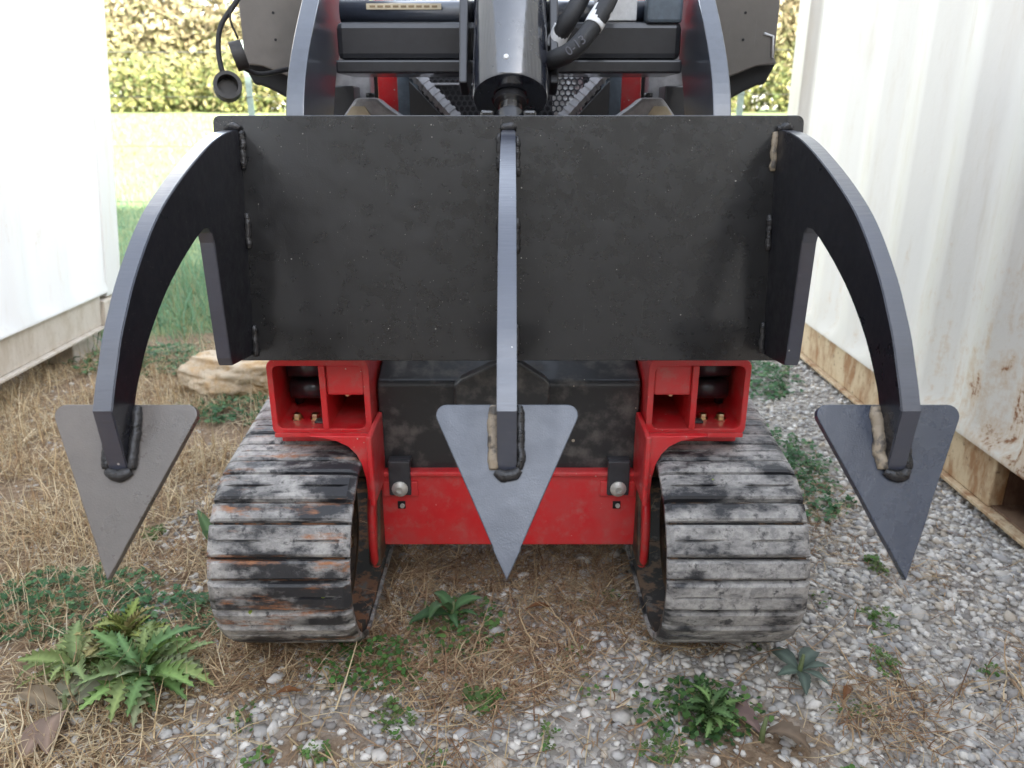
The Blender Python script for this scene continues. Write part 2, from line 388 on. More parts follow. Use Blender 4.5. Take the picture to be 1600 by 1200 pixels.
# ------------------------------------------------------------------ shipping containers
def container(name, loc, rot, label, mat, rail, pocket_shift, group):
    """long side in the plane x=0 facing -x, running y 0..6.06, 2.59 high"""
    e = thing(name, loc, label, "container", group); e.rotation_euler = rot
    Lc, Hc, Wc = 6.06, 2.59, 2.44
    def corr(n0, n1, period=.278, d=.036):
        pts = []; p = n0
        while p < n1 - .01:
            for dy, dd in ((0, 0), (.072, 0), (.14, d), (.21, d)):
                if p + dy < n1: pts.append((p + dy, dd))
            p += period
        pts.append((n1, 0)); return pts
    def ch(o): o.parent = e; return o                 # local coordinates
    for side in (0, 1):
        pr_ = corr(.14, Lc - .14); z0, z1 = .155, Hc - .06
        if side == 0: lev = [(z0, -.012, 0), (z0 + .012, -.012, 0), (z0 + .05, 0, 1), (z1, 0, 1)]
        else: lev = [(z0, 0, 1), (z1, 0, 1)]
        vs_, fs_ = [], []
        for z, xo, k in lev:
            for y, d in pr_:
                x = xo + d * k + .006
                vs_.append((x if side == 0 else Wc - x, y, z))
        m = len(pr_)
        for a in range(len(lev) - 1):
            for i in range(m - 1): fs_.append((a * m + i, a * m + i + 1, (a + 1) * m + i + 1, (a + 1) * m + i))
        o = ch(np_mesh("corrugated_wall", np.array(vs_), np.array(fs_), mat))
    for y0 in (0, Lc - .14):
        for x0 in (0, Wc - .12): ch(box("corner_post", x0, x0 + .12, y0, y0 + .14, .13, Hc - .12, mat, bevel=.008))
        for x0 in (-.004, Wc - .158):
            for z0 in (.005, Hc - .118): ch(box("corner_casting", x0, x0 + .162, y0 - .004 if y0 == 0 else y0 - .034, y0 + .174 if y0 == 0 else y0 + .144, z0, z0 + .118, rail if z0 < 1 else mat, bevel=.008))
        ch(box("end_wall", .12, Wc - .12, y0 + .03, y0 + .06, .16, Hc - .06, mat, bevel=.004))
    ch(box("roof_panel", .01, Wc - .01, .01, Lc - .01, Hc - .058, Hc - .02, mat, bevel=.004))
    ch(box("floor_deck", .1, Wc - .1, .1, Lc - .1, .14, .17, M_rust, bevel=0))
    c = Lc / 2 + pocket_shift; cuts = [(c - 1.22, c - .86), (c + .86, c + 1.22)]
    yy = [.175] + [q for ab in cuts for q in ab] + [Lc - .175]
    for a in range(0, len(yy), 2):
        ch(box("bottom_rail", .012, .05, yy[a], yy[a + 1], .012, .153, rail, bevel=.004))
        ch(box("bottom_rail", Wc - .05, Wc - .012, yy[a], yy[a + 1], .012, .153, rail, bevel=.004))
    ch(box("rail_lip", -.006, .16, .18, Lc - .18, .0, .011, rail, bevel=.002))
    for a, b in cuts:
        pk = ch(box("forklift_pocket", .051, 1.2, a - .012, a - .002, .012, .15, M_rust, bevel=0))
        ch(box("forklift_pocket", .051, 1.2, b + .002, b + .012, .012, .15, M_rust, bevel=0))
        ch(box("forklift_pocket", .02, 1.2, a, b, .0125, .018, M_rust, bevel=0))
        ch(box("forklift_pocket", .05, 1.2, a, b, .135, .14, M_rust, bevel=0))
        ch(box("pocket_back", 1.2, 1.21, a, b, .012, .15, M_dark, bevel=0))
    return e
GC = None
container("shipping_container", (1.235, -2.40, .012), (0, 0, 0), "off-white corrugated steel container with rusty bottom rail and forklift pocket, on gravel", M_contR, M_railR, -.06, GC)
lc = container("shipping_container", (-1.80, 3.46, .10), (0, R(-6.3), math.pi), "bright white corrugated container beside dry grass, raised off the ground and leaning", M_contL, M_railL, .1, GC)
for i, (x, y, h) in enumerate(((-1.97, 3.25, .10), (-1.97, -2.3, .10), (-4.0, 3.25, .31), (-4.0, -2.3, .31))):
    o = box("timber_block", x - .1, x + .1, y - .12, y + .12, -.03, h + .012, M_railL, bevel=.006)
    tag(o, ("weathered timber block under the leaning white container's corner nearest the tan rock", "low timber block under the leaning white container's end nearest the viewer",
           "tall timber block under the leaning white container's raised far corner", "tall timber block under the leaning white container's raised near corner")[i], "block", "blocks under the white container")

# ------------------------------------------------------------------ grapple attachment
CX = -.006
att = thing("grapple_attachment", (CX, 1.35, .58), "black steel three-tine grapple with arrow-shaped points mounted on the red loader", "grapple")
def yp(z): return 1.305 + (z - .582) * .145          # front face of the leaning plate
def plate():
    hw = .497; bm = bmesh.new(); nrm = Vector((0, -1, .145)).normalized()
    pts = rrect(CX - hw, CX + hw, .582, .995, .012)
    fr = [bm.verts.new((x, yp(z), z)) for x, z in pts]; bk = [bm.verts.new((x, yp(z) + .012, z - .0015)) for x, z in pts]
    bm.faces.new(fr); bm.faces.new(bk[::-1]); n = len(pts)
    for i in range(n): bm.faces.new((fr[i], bk[i], bk[(i + 1) % n], fr[(i + 1) % n]))
    return link("back_plate", bm_mesh(bm, "back_plate", .0015), M_plate, att)
plate()
OUT = [(1.362, .972), (1.30, .969), (1.24, .959), (1.18, .942), (1.10, .914), (1.03, .884), (.985, .858), (.947, .830), (.915, .803), (.89, .777), (.866, .75), (.847, .722), (.832, .70), (.8185, .677)]
UND = [(.8725, .6655), (.888, .686), (.932, .729), (.996, .772), (1.06, .803), (1.12, .826), (1.155, .836)]
OUTs = [(p.x, p.y) for p in spline([(a, b, 0) for a, b in OUT], 3)]
UNDs = [(p.x, p.y) for p in spline([(a, b, 0) for a, b in UND], 3)]
LEG = [(1.172, .835), (1.182, .826), (1.187, .81), (1.19, .70), (1.193, .622), (1.198, .608), (yp(.594) + .001, .594)]
PROF = OUTs + [(.829, .596), (.8345, .594)] + UNDs + LEG
PROF[0] = (yp(.972) + .001, .972)
TH = .0115                                           # half the tine's thickness
SLT, SLB = Vector((0, .874, .664)), Vector((0, .764, .489))
dn = (SLB - SLT).normalized(); nn = Vector((0, dn.z, -dn.y)).normalized()   # front normal of the shovel (towards camera, up)
if nn.y > 0: nn = -nn
def weld_path(name, pts, r, mat, parent, seed, sq=1.0):
    ln_ = sum((Vector(b_) - Vector(a_)).length for a_, b_ in zip(pts, pts[1:])); q = spline(pts, max(3, int(ln_ / (r * .38) / (len(pts) - 1)))); rr = []; rg = random.Random(seed)
    for i in range(len(q)):
        rip = .045 * math.sin(i * 2.2)
        e = min(i, len(q) - 1 - i); rr.append(r * (1 + rip + .18 * mnoise.noise(Vector((i * .23, seed, 0)))) * min(1, .65 + e * .12))
        q[i] = q[i] + Vector((mnoise.noise(Vector((i * .2, seed, 5))), 0, mnoise.noise(Vector((i * .2, seed, 9))))) * r * .35
    return tube(name, q, rr, mat, parent, 9, True, sq)
def tine(xc, weld_l, weld_r, seed):
    xc += CX
    bm = bmesh.new(); n = len(PROF)
    va = [bm.verts.new((xc - TH, *p)) for p in PROF]; vb = [bm.verts.new((xc + TH, *p)) for p in PROF]
    bm.faces.new(va); bm.faces.new(vb[::-1])
    for i in range(n): bm.faces.new((va[i], vb[i], vb[(i + 1) % n], va[(i + 1) % n]))
    bmesh.ops.recalc_face_normals(bm, faces=bm.faces)
    es = [e for e in bm.edges if len(e.link_faces) == 2 and e.calc_face_angle(0) > .9]
    bmesh.ops.bevel(bm, geom=es, offset=.0012, segments=2, affect='EDGES', clamp_overlap=True)
    for f in bm.faces: f.material_index = 0 if abs(f.normal.x) > .8 else 1
    me = bpy.data.meshes.new("tine"); bm.to_mesh(me); bm.free()
    t = link("tine", me, [M_tine, M_cut], att)
    # shovel point: arrowhead plate with rounded upper corners
    hw, L, r = .092, .208, .013; loc = []
    ang = math.atan2(hw, L)
    cx_, cv = hw - r * (1 + math.sin(ang)) / math.cos(ang) * .92, r
    for k in range(7): a = R(90) - (R(90) + ang * 1) * k / 6; loc.append((cx_ + r * math.cos(a), cv - r * math.sin(a)))
    rg = random.Random(seed)
    for k in (.5, .68, .8, .83, .92): 
        u0, v0 = loc[6]; loc.append((u0 * (1 - k) + .001 * k - rg.uniform(0, .0012), v0 * (1 - k) + L * k))
    loc.append((0, L))
    poly = loc + [(-u, v) for u, v in loc[-2::-1]]
    bm = bmesh.new()
    fr = [bm.verts.new(Vector((xc + u, 0, 0)) + SLT + dn * v) for u, v in poly]
    bk = [bm.verts.new(Vector((xc + u, 0, 0)) + SLT + dn * v - nn * .0105) for u, v in poly]
    bm.faces.new(fr); bm.faces.new(bk[::-1]); n = len(poly)
    for i in range(n): bm.faces.new((fr[i], bk[i], bk[(i + 1) % n], fr[(i + 1) % n]))
    sh = link("shovel_point", bm_mesh(bm, "shovel_point", .0012), M_shovel_tan_refl if xc < -.2 else M_shovel, t)
    # fillet welds down both sides of the shank and round its end
    for sgn, wm in ((-1, weld_l), (1, weld_r)):
        if wm is None: continue
        a = SLT + dn * .002; b = SLT + dn * .079
        pts = [Vector((xc + sgn * (TH + .0035), 0, 0)) + a.lerp(b, k) + nn * .002 for k in (0, .25, .5, .75, 1)]
        weld_path("weld_bead", pts, .0082 if wm is M_weld_tan else .0068, wm, t, seed + sgn)
    b = SLT + dn * .083
    pts = [Vector((xc + TH * k, 0, 0)) + b + nn * .002 + dn * (.004 * (1 - k * k)) for k in (-1.2, -.5, .2, .8, 1.3)]
    weld_path("weld_bead", pts, .0075, M_weld, t, seed + 9)
    # stitch welds where the leg meets the plate
    for sgn in (-1, 1):
        for z0, z1 in ((.905, .968), (.77, .83), (.60, .655)):
            j = rg.uniform(-.012, .012)
            pts = [(xc + sgn * (TH + .003), yp(z) - .003, z) for z in (z0 + j, (z0 + z1) / 2 + j, min(z1 + j, .972))]
            weld_path("weld_bead", pts, .0062, M_weld_tan if (weld_l is M_weld_tan and sgn < 0 and xc > .1 and z0 > .8) else M_weld, t, seed + int(z0 * 100) + sgn)
    weld_path("weld_bead", [(xc - .013, yp(.975) - .004, .974), (xc, yp(.975) - .006, .977), (xc + .013, yp(.975) - .004, .974)], .007, M_weld, t, seed + 77)
    return t
tl = tine(-.4635, M_weld, M_weld, 11); tl["label"] = "leftmost tine, its point coloured with a brown reflection"
tc_ = tine(0, M_weld_tan, M_weld, 23); tc_["label"] = "middle tine seen edge-on"
tr_ = tine(.4635, M_weld_tan, M_weld, 37); tr_["label"] = "rightmost tine with tan weld"

# hydraulic cylinder pushing the plate
ax = Vector((0, .6, .8)).normalized(); ce = Vector((CX + .003, 1.460, 1.023))
cyl = lathe("hydraulic_cylinder", [(0, 0), (.030, 0), (.030, .004), (.034, .004), (.034, -.001), (.0655, -.001), (.0675, .002), (.0675, .42), (0, .42)], ce, ax, M_cyl, att, 56)
lathe("piston_rod", [(0, -.1), (.0215, -.1), (.0215, .01), (0, .01)], ce, ax, M_chrome, cyl, 32)
lathe("rod_seal", [(.0217, -.012), (.029, -.012), (.0295, .003), (.0217, .003)], ce, ax, M_black, cyl, 32)
lathe("rod_eye", [(.0, -.125), (.026, -.125), (.026, -.036), (.0235, -.033), (.0, -.033)], ce, ax, M_black, cyl, 24)
lathe("grease_plug", [(0, .004), (.0045, .003), (.005, 0)], Vector((CX - .004, 1.460, 1.023)) + ax * .032 + Vector((0, -.8, .6)) * .0665, (0, -.8, .6), M_tagw, cyl, 14)
for s in (-1, 1): box("rod_lug", CX + s * .036 - .011, CX + s * .036 + .011, 1.367, 1.44, .93, 1.003, M_plate, att, .004)
box("pivot_pin", CX - .055, CX + .055, 1.392, 1.414, .952, .974, M_strap, att, .009)
# curved side arms behind the plate
arm_f = [(1.42, .80), (1.405, .90), (1.42, .995), (1.475, 1.085), (1.60, 1.198), (1.74, 1.30), (1.90, 1.38)]
arm_b = [(2.0, 1.30), (1.86, 1.18), (1.73, 1.09), (1.655, .99), (1.62, .90), (1.60, .80)]
prof = [(p.x, p.y) for p in spline([(a, b, 0) for a, b in arm_f], 5)] + [(p.x, p.y) for p in spline([(a, b, 0) for a, b in arm_b], 5)]
for s in (-1, 1):
    x = CX + s * .357
    prism("curved_arm", prof, x, x + s * .032, 'X', [M_arm], att, .002)
# cross tube between the arms
box("cross_beam", CX - .342, CX + .342, 1.66, 1.80, 1.098, 1.168, M_black, att, .012)
box("beam_flange", CX - .342, CX + .342, 1.64, 1.82, 1.072, 1.097, M_black, att, .004)
tube("torsion_tube", [(CX - .34, 1.72, 1.190), (CX + .34, 1.72, 1.190)], .0225, M_arm, att, 24)
tube("upper_rail", [(CX - .34, 1.80, 1.24), (CX + .34, 1.80, 1.24)], .012, M_grey, att, 16)
lb = box("beam_label", CX - .285, CX - .135, 1.6955, 1.6968, 1.193, 1.204, M_tagt, att, .0004)
for k in range(9): box("label_line", CX - .278 + k * .0155, CX - .278 + k * .0155 + .011, 1.6948, 1.6956, 1.1965, 1.2005, M_ink, lb, 0)
for s in (-1, 1): prism("cylinder_lug", [(1.50, 1.05), (1.56, 1.03), (1.80, 1.08), (1.82, 1.30), (1.62, 1.30)], CX + s * .083 - .008, CX + s * .083 + .008, 'X', M_black, att, .003)
box("junction_block", CX + .27, CX + .34, 1.655, 1.70, 1.165, 1.215, M_greydk, att, .006)
box("name_plate", CX + .17, CX + .255, 1.69, 1.70, 1.172, 1.24, M_tagw, att, .002)
# hoses
def hose(pts, r, mat=M_hose): return tube("hydraulic_hose", spline(pts, 10), r, mat, att, 16)
h1 = hose([(.058, 1.52, 1.085), (.078, 1.495, 1.090), (.108, 1.485, 1.104), (.138, 1.50, 1.136), (.165, 1.52, 1.176), (.195, 1.58, 1.24), (.22, 1.7, 1.33)], .0165)
tube("hose_label", spline([(.144, 1.503, 1.143), (.152, 1.51, 1.156), (.163, 1.52, 1.172)], 6), .0178, M_tagw, h1, 16)
h2 = hose([(.074, 1.56, 1.10), (.084, 1.55, 1.128), (.105, 1.54, 1.162), (.13, 1.56, 1.205), (.15, 1.62, 1.27), (.17, 1.75, 1.34)], .0165)
tube("hose_label", spline([(.079, 1.555, 1.115), (.085, 1.55, 1.13), (.094, 1.547, 1.146)], 6), .0178, M_tagw, h2, 16)
def text(name, body, loc, rot, size, mat, parent):
    c = bpy.data.curves.new(name, 'FONT'); c.body = body; c.size = size; c.extrude = .0003; c.align_x = 'CENTER'; c.align_y = 'CENTER'
    o = bpy.data.objects.new(name, c); COL.objects.link(o); o.location = loc; o.rotation_euler = rot; c.materials.append(mat)
    me = bpy.data.meshes.new_from_object(o.evaluated_get(bpy.context.evaluated_depsgraph_get())); bpy.data.objects.remove(o)
    o = link(name, me, None); o.location = loc; o.rotation_euler = rot; attach(o, parent); return o
text("hose_print", "0-13", (.112, 1.4685, 1.110), (R(90), R(-38), 0), .022, M_text, h1)

# ------------------------------------------------------------------ track loader
ld = thing("track_loader", (0, 1.75, 0), "red compact track loader with muddy rubber tracks between the two white containers", "loader")
def hull(pts):
    pts = sorted(set(pts)); lo, up = [], []
    def cr(o, a, b): return (a[0] - o[0]) * (b[1] - o[1]) - (a[1] - o[1]) * (b[0] - o[0])
    for p in pts:
        while len(lo) > 1 and cr(lo[-2], lo[-1], p) <= 0: lo.pop()
        lo.append(p)
    for p in reversed(pts):
        while len(up) > 1 and cr(up[-2], up[-1], p) <= 0: up.pop()
        up.append(p)
    return lo[:-1] + up[:-1]
CIR = ((1.338, .193, .190), (1.95, .125, .122), (2.12, .285, .20))
def path(inset):
    return hull([(cy + (r - inset) * math.cos(2 * math.pi * k / 120), cz + (r - inset) * math.sin(2 * math.pi * k / 120)) for cy, cz, r in CIR for k in range(120)])
def resample(poly, step):
    pts = [Vector((a, b, 0)) for a, b in poly]; pts.append(pts[0]); seg = [(pts[i + 1] - pts[i]).length for i in range(len(pts) - 1)]; tot = sum(seg)
    def at(s):
        s %= tot
        for i, l in enumerate(seg):
            if s <= l: return pts[i].lerp(pts[i + 1], s / l if l else 0)
            s -= l
        return pts[-1]
    return at, tot
TX0, TX1 = .279, .53
def lug_mesh(w, slit):
    """one tread bar lying in local x (across), y (along), z (out)"""
    hx = (TX1 - TX0) / 2; h = .011; bm = bmesh.new()
    nxs = [-hx, -hx + .012, -hx + .03, -hx + .085, -.02, .02, hx - .085, hx - .03, hx - .012, hx]
    nys = [-w / 2, -w / 2 + .004] + ([-.0025, -.0012, .0012, .0025] if slit else [0]) + [w / 2 - .004, w / 2]
    rows = []
    for y in nys:
        row = []
        for x in nxs:
            z = h
            if abs(y) > w / 2 - .001: z = h - .0035
            if abs(x) > hx - .001: z = h - .008
            elif abs(x) > hx - .02: z -= .001
            if slit and abs(y) < .0015 and abs(x) > .02 and abs(x) < hx - .029: z = h - .006
            row.append(bm.verts.new((x, y, z)))
        rows.append(row)
    for j in range(len(nys) - 1):
        for i in range(len(nxs) - 1): bm.faces.new((rows[j][i], rows[j][i + 1], rows[j + 1][i + 1], rows[j + 1][i]))
    ring = rows[0] + [r_[-1] for r_ in rows[1:]] + rows[-1][-2::-1] + [r_[0] for r_ in rows[-2:0:-1]]
    bot = [bm.verts.new((v.co.x, v.co.y * 1.08, -.006)) for v in ring]; n = len(ring)
    for i in range(n): bm.faces.new((ring[i], bot[i], bot[(i + 1) % n], ring[(i + 1) % n]))
    bm.faces.new(bot)
    bmesh.ops.recalc_face_normals(bm, faces=bm.faces)
    me = bpy.data.meshes.new("tread_lug"); bm.to_mesh(me); bm.free(); return me
BASE = path(.011); at, TOT = resample(BASE, .01); NP = int(TOT / .098); PITCH = TOT / NP
INN = path(.036)
for s in (-1, 1):
    xm = s * (TX0 + TX1) / 2 + CX
    bm = bmesh.new(); n = 180; atI, totI = resample(INN, .01)
    rings = []
    for x in (s * TX0 + CX + s * .006, s * TX1 + CX - s * .006):
        o_ = [bm.verts.new((x, *at(TOT * k / n).xy)) for k in range(n)]
        # inner loop found by shrinking towards the local normal
        i_ = []
        for k in range(n):
            a, b = at(TOT * (k - .3) / n), at(TOT * (k + .3) / n); d = (b - a).normalized(); p = at(TOT * k / n); i_.append(bm.verts.new((x, p.x - d.y * .024, p.y + d.x * .024)))
        rings.append((o_, i_))
    (oa, ia), (ob, ib) = rings
    for k in range(n):
        j = (k + 1) % n
        for q in ((oa[k], oa[j], ob[j], ob[k]), (ia[k], ia[j], ib[j], ib[k]), (oa[k], oa[j], ia[j], ia[k]), (ob[k], ob[j], ib[j], ib[k])): bm.faces.new(q)
    tk = link("track", bm_mesh(bm, "track"), M_belt[s], ld, True)
    tk["label"] = "muddy rubber track with orange clay in its grooves" if s < 0 else "rubber track caked in pale grey mud"
    lw, ln = lug_mesh(.0535, True), lug_mesh(.0325, False)
    for me in (lw, ln): me.materials.append(M_rub[s])
    for k in range(NP):
        for off, me in ((0, lw), (.0485 + .0005, ln)):
            sd = PITCH * k + off; p = at(sd); a, b = at(sd - .012), at(sd + .012); d = (b - a).normalized()
            o = bpy.data.objects.new("tread_lug", me); COL.objects.link(o)
            # local y along the path, z outward (hull runs counter-clockwise: outward = (d.y,-d.x))
            Yv = Vector((0, d.x, d.y)); Zv = Vector((0, d.y, -d.x)); Xv = Yv.cross(Zv)
            mw = Matrix((Xv, Yv, Zv)).transposed().to_4x4(); mw.translation = Vector((xm, p.x, p.y))
            o.parent = tk; o.matrix_parent_inverse = world_of(tk).inverted(); o.matrix_basis = mw
    # wheels inside the track
    for cy, cz, r in CIR:
        rr = r - .038
        w = lathe("idler_wheel", [(0, 0), (.03, 0), (.035, .02), (rr * .55, .03), (rr - .03, .022), (rr - .022, .0), (rr, .0), (rr, .12), (0, .12)], (s * (TX0 + .05) + CX, cy, cz), (s, 0, 0), M_wheel, ld, 40)
        lathe("hub_bolt", [(0, -.018), (.012, -.018), (.013, 0.0), (.013, .02)], (s * (TX0 + .05) + CX, cy, cz), (s, 0, 0), M_brass, w, 6)
        box("wheel_flange", min(s * TX0, s * (TX0 + .015)) + CX, max(s * TX0, s * (TX0 + .015)) + CX, cy - .0, cy + .001, cz, cz + .001, M_wheel, w, 0)
    prism("track_frame", [(1.36, .12), (2.05, .10), (2.05, .23), (1.40, .27)], s * .262 + CX, s * .288 + CX, 'X', M_wheel, ld, .006)

# lower red chassis
prism("chassis_beam", rrect(CX - .287, CX + .287, .135, .308, .006), 1.42, 1.60, 'Y', M_red, ld, .004)
box("beam_top_lip", CX - .278, CX + .278, 1.413, 1.4205, .298, .309, M_red, ld, .003)
for s in (-1, 1):
    xb = CX + s * .223
    st = box("strap", xb - .0225, xb + .0225, 1.4085, 1.4185, .258, .335, M_strap, ld, .003)
    box("strap_back", xb - .0225, xb + .0225, 1.4185, 1.45, .325, .3345, M_strap, st, .002)
    lathe("bolt_washer", [(0, 0), (.0165, 0), (.0165, -.003), (.010, -.008), (.0065, -.009), (.0065, -.004), (0, -.004)], (xb, 1.4085, .274), (0, 1, 0), M_washer, st, 24)
    box("mount_pad", xb - .036, xb + .036, 1.4145, 1.4199, .253, .287, M_red, ld, .002)
    box("square_hole", xb - .008, xb + .008, 1.4175, 1.4205, .223, .24, M_dark, ld, .001)
    lathe("lower_bolt", [(0, -.004), (.0045, -.004), (.005, 0)], (xb + .002, 1.4172, .231), (0, 1, 0), M_washer, ld, 8)
    # tie-down loop at the beam's end
    xl = CX + s * .276
    lp = [(p.x, p.y) for p in spline([(1.425, .300, 0), (1.392, .285, 0), (1.366, .24, 0), (1.362, .17, 0), (1.372, .125, 0), (1.40, .112, 0), (1.43, .14, 0)], 6)]
    pl_ = prism("tie_down_plate", lp, xl - .007, xl + .007, 'X', M_red, ld, .005)
    tube("tie_down_rim", spline([(xl, 1.425, .295), (xl, 1.388, .28), (xl, 1.365, .235), (xl, 1.360, .165), (xl, 1.372, .122), (xl, 1.40, .111), (xl, 1.43, .138)], 8), .0085, M_red, pl_, 12)
# fender box above each track
for s in (-1, 1):
    def X(v): return CX + s * v
    fb = thing("x", (0, 0, 0), "", ""); bpy.data.objects.remove(fb)
    outer = rrect(.266, .460, .405, .560, .016); inner = rrect(.360, .446, .418, .546, .010); inner2 = rrect(.277, .349, .418, .546, .005)
    def frame(name, o_, i_, y0, y1, parent):
        bm = bmesh.new(); n = len(o_); L_ = []
        for y in (y0, y1): L_.append(([bm.verts.new((X(a), y, b)) for a, b in o_], [bm.verts.new((X(a), y, b)) for a, b in i_]))
        for k in range(n):
            j = (k + 1) % n; (o0, i0), (o1, i1) = L_
            for q in ((o0[k], o0[j], i0[j], i0[k]), (o1[k], o1[j], i1[j], i1[k]), (o0[k], o0[j], o1[j], o1[k]), (i0[k], i0[j], i1[j], i1[k])): bm.faces.new(q)
        return link(name, bm_mesh(bm, name, .0018), M_red, parent)
    fr = frame("fender_box", outer, rrect(.278, .449, .419, .547, .012), 1.38, 1.62, ld)
    box("divider", min(X(.349), X(.361)), max(X(.349), X(.361)), 1.377, 1.62, .4185, .5475, M_red, fr, .002)
    box("cover_block", min(X(.278), X(.349)), max(X(.278), X(.349)), 1.383, 1.44, .487, .5475, M_red, fr, .004)
    box("box_back", min(X(.277), X(.450)), max(X(.277), X(.450)), 1.60, 1.615, .4185, .5475, M_red, fr, .0)
    box("flange", min(X(.268), X(.442)), max(X(.268), X(.442)), 1.374, 1.41, .394, .4065, M_red, fr, .003)
    # curved bracket running down to the beam
    br = [(.254, .432), (.372, .432), (.345, .4275), (.320, .4215), (.300, .411), (.286, .395), (.277, .375), (.271, .345), (.269, .30), (.254, .30)]
    prism("curved_bracket", [(X(a), b) for a, b in br], 1.312, 1.327, 'Y', M_red, fr, .0015)
    prism("bracket_shelf", [(1.3285, .4315), (1.379, .4115), (1.379, .4035), (1.3285, .423)], min(X(.270), X(.44)), max(X(.270), X(.44)), 'X', M_red, fr, .001)
    box("bracket_flange", min(X(.2545), X(.2645)), max(X(.2545), X(.2645)), 1.304, 1.435, .29, .4335, M_red, fr, .003)
    # roller, bolts and floor pad inside
    tube("roller", [(X(.362), 1.462, .475), (X(.438), 1.462, .475)], .022, M_black, fr, 24)
    tube("roller", [(X(.362), 1.455, .522), (X(.438), 1.455, .522)], .021, M_black, fr, 24)
    tube("hydraulic_line", [(X(.437), 1.50, .43), (X(.437), 1.49, .47), (X(.437), 1.49, .54)], .009, M_hose, fr, 12)
    for bx in (.388, .424):
        lathe("hex_bolt", [(0, .012), (.0075, .012), (.0085, .010), (.0085, .003), (.012, .003), (.012, 0)], (X(bx), 1.43, .4195), (0, 0, 1), M_brass, fr, 6)
    lathe("hex_bolt", [(0, .006), (.006, .006), (.0065, 0)], (X(.313), 1.40, .4868), (0, 0, -1), M_brass, fr, 6)
    box("mud_lump", min(X(.362), X(.385)), max(X(.362), X(.385)), 1.405, 1.425, .4188, .424, M_plastic, fr, .003)
# black front cover with its sloping shelf
poly = [(1.437, .29), (1.437, .487), (1.443, .497), (1.60, .548), (1.75, .56), (1.75, .29)]
prism("front_cover", poly, CX - .262, CX + .262, 'X', M_plastic, ld, .004)
prism("hitch_casting", [(CX - .104, .40), (CX - .108, .498), (CX - .094, .512), (CX - .02, .548), (CX + .018, .548), (CX + .068, .514), (CX + .080, .500), (CX + .078, .40)], 1.40, 1.4365, 'Y', M_plastic, ld, .005)
# upper body glimpsed between attachment and cover
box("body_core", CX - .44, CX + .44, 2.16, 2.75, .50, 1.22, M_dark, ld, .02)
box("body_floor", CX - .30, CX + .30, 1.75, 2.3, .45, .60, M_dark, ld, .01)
def grille():
    bm = bmesh.new(); p = .0145; ro, ri = p / math.sqrt(3), p / math.sqrt(3) * .74
    rows = int(.24 / (p * .866)); cols = int(.46 / p)
    for j in range(rows):
        for i in range(cols):
            cx_ = CX - .23 + i * p + (p / 2 if j % 2 else 0); cz = .92 + j * p * .866
            o_, i_ = [], []
            for k in range(6):
                a = R(30 + 60 * k); o_.append(bm.verts.new((cx_ + ro * math.cos(a), 2.06, cz + ro * math.sin(a)))); i_.append(bm.verts.new((cx_ + ri * math.cos(a), 2.06, cz + ri * math.sin(a))))
            for k in range(6): bm.faces.new((o_[k], o_[(k + 1) % 6], i_[(k + 1) % 6], i_[k]))
    r_ = bmesh.ops.extrude_face_region(bm, geom=bm.faces[:])
    for v in r_["geom"]:
        if isinstance(v, bmesh.types.BMVert): v.co.y += .003
    return link("hex_grille", bm_mesh(bm, "hex_grille"), M_strap, ld)
grille()
box("grille_bar", CX - .2, CX - .085, 2.045, 2.058, 1.063, 1.068, M_grey, ld, .001)
lathe("air_filter", [(0, 0), (.036, 0), (.038, .01), (.038, .10), (0, .10)], (CX + .148, 2.10, .99), (0, 0, 1), M_tagw, ld, 24)
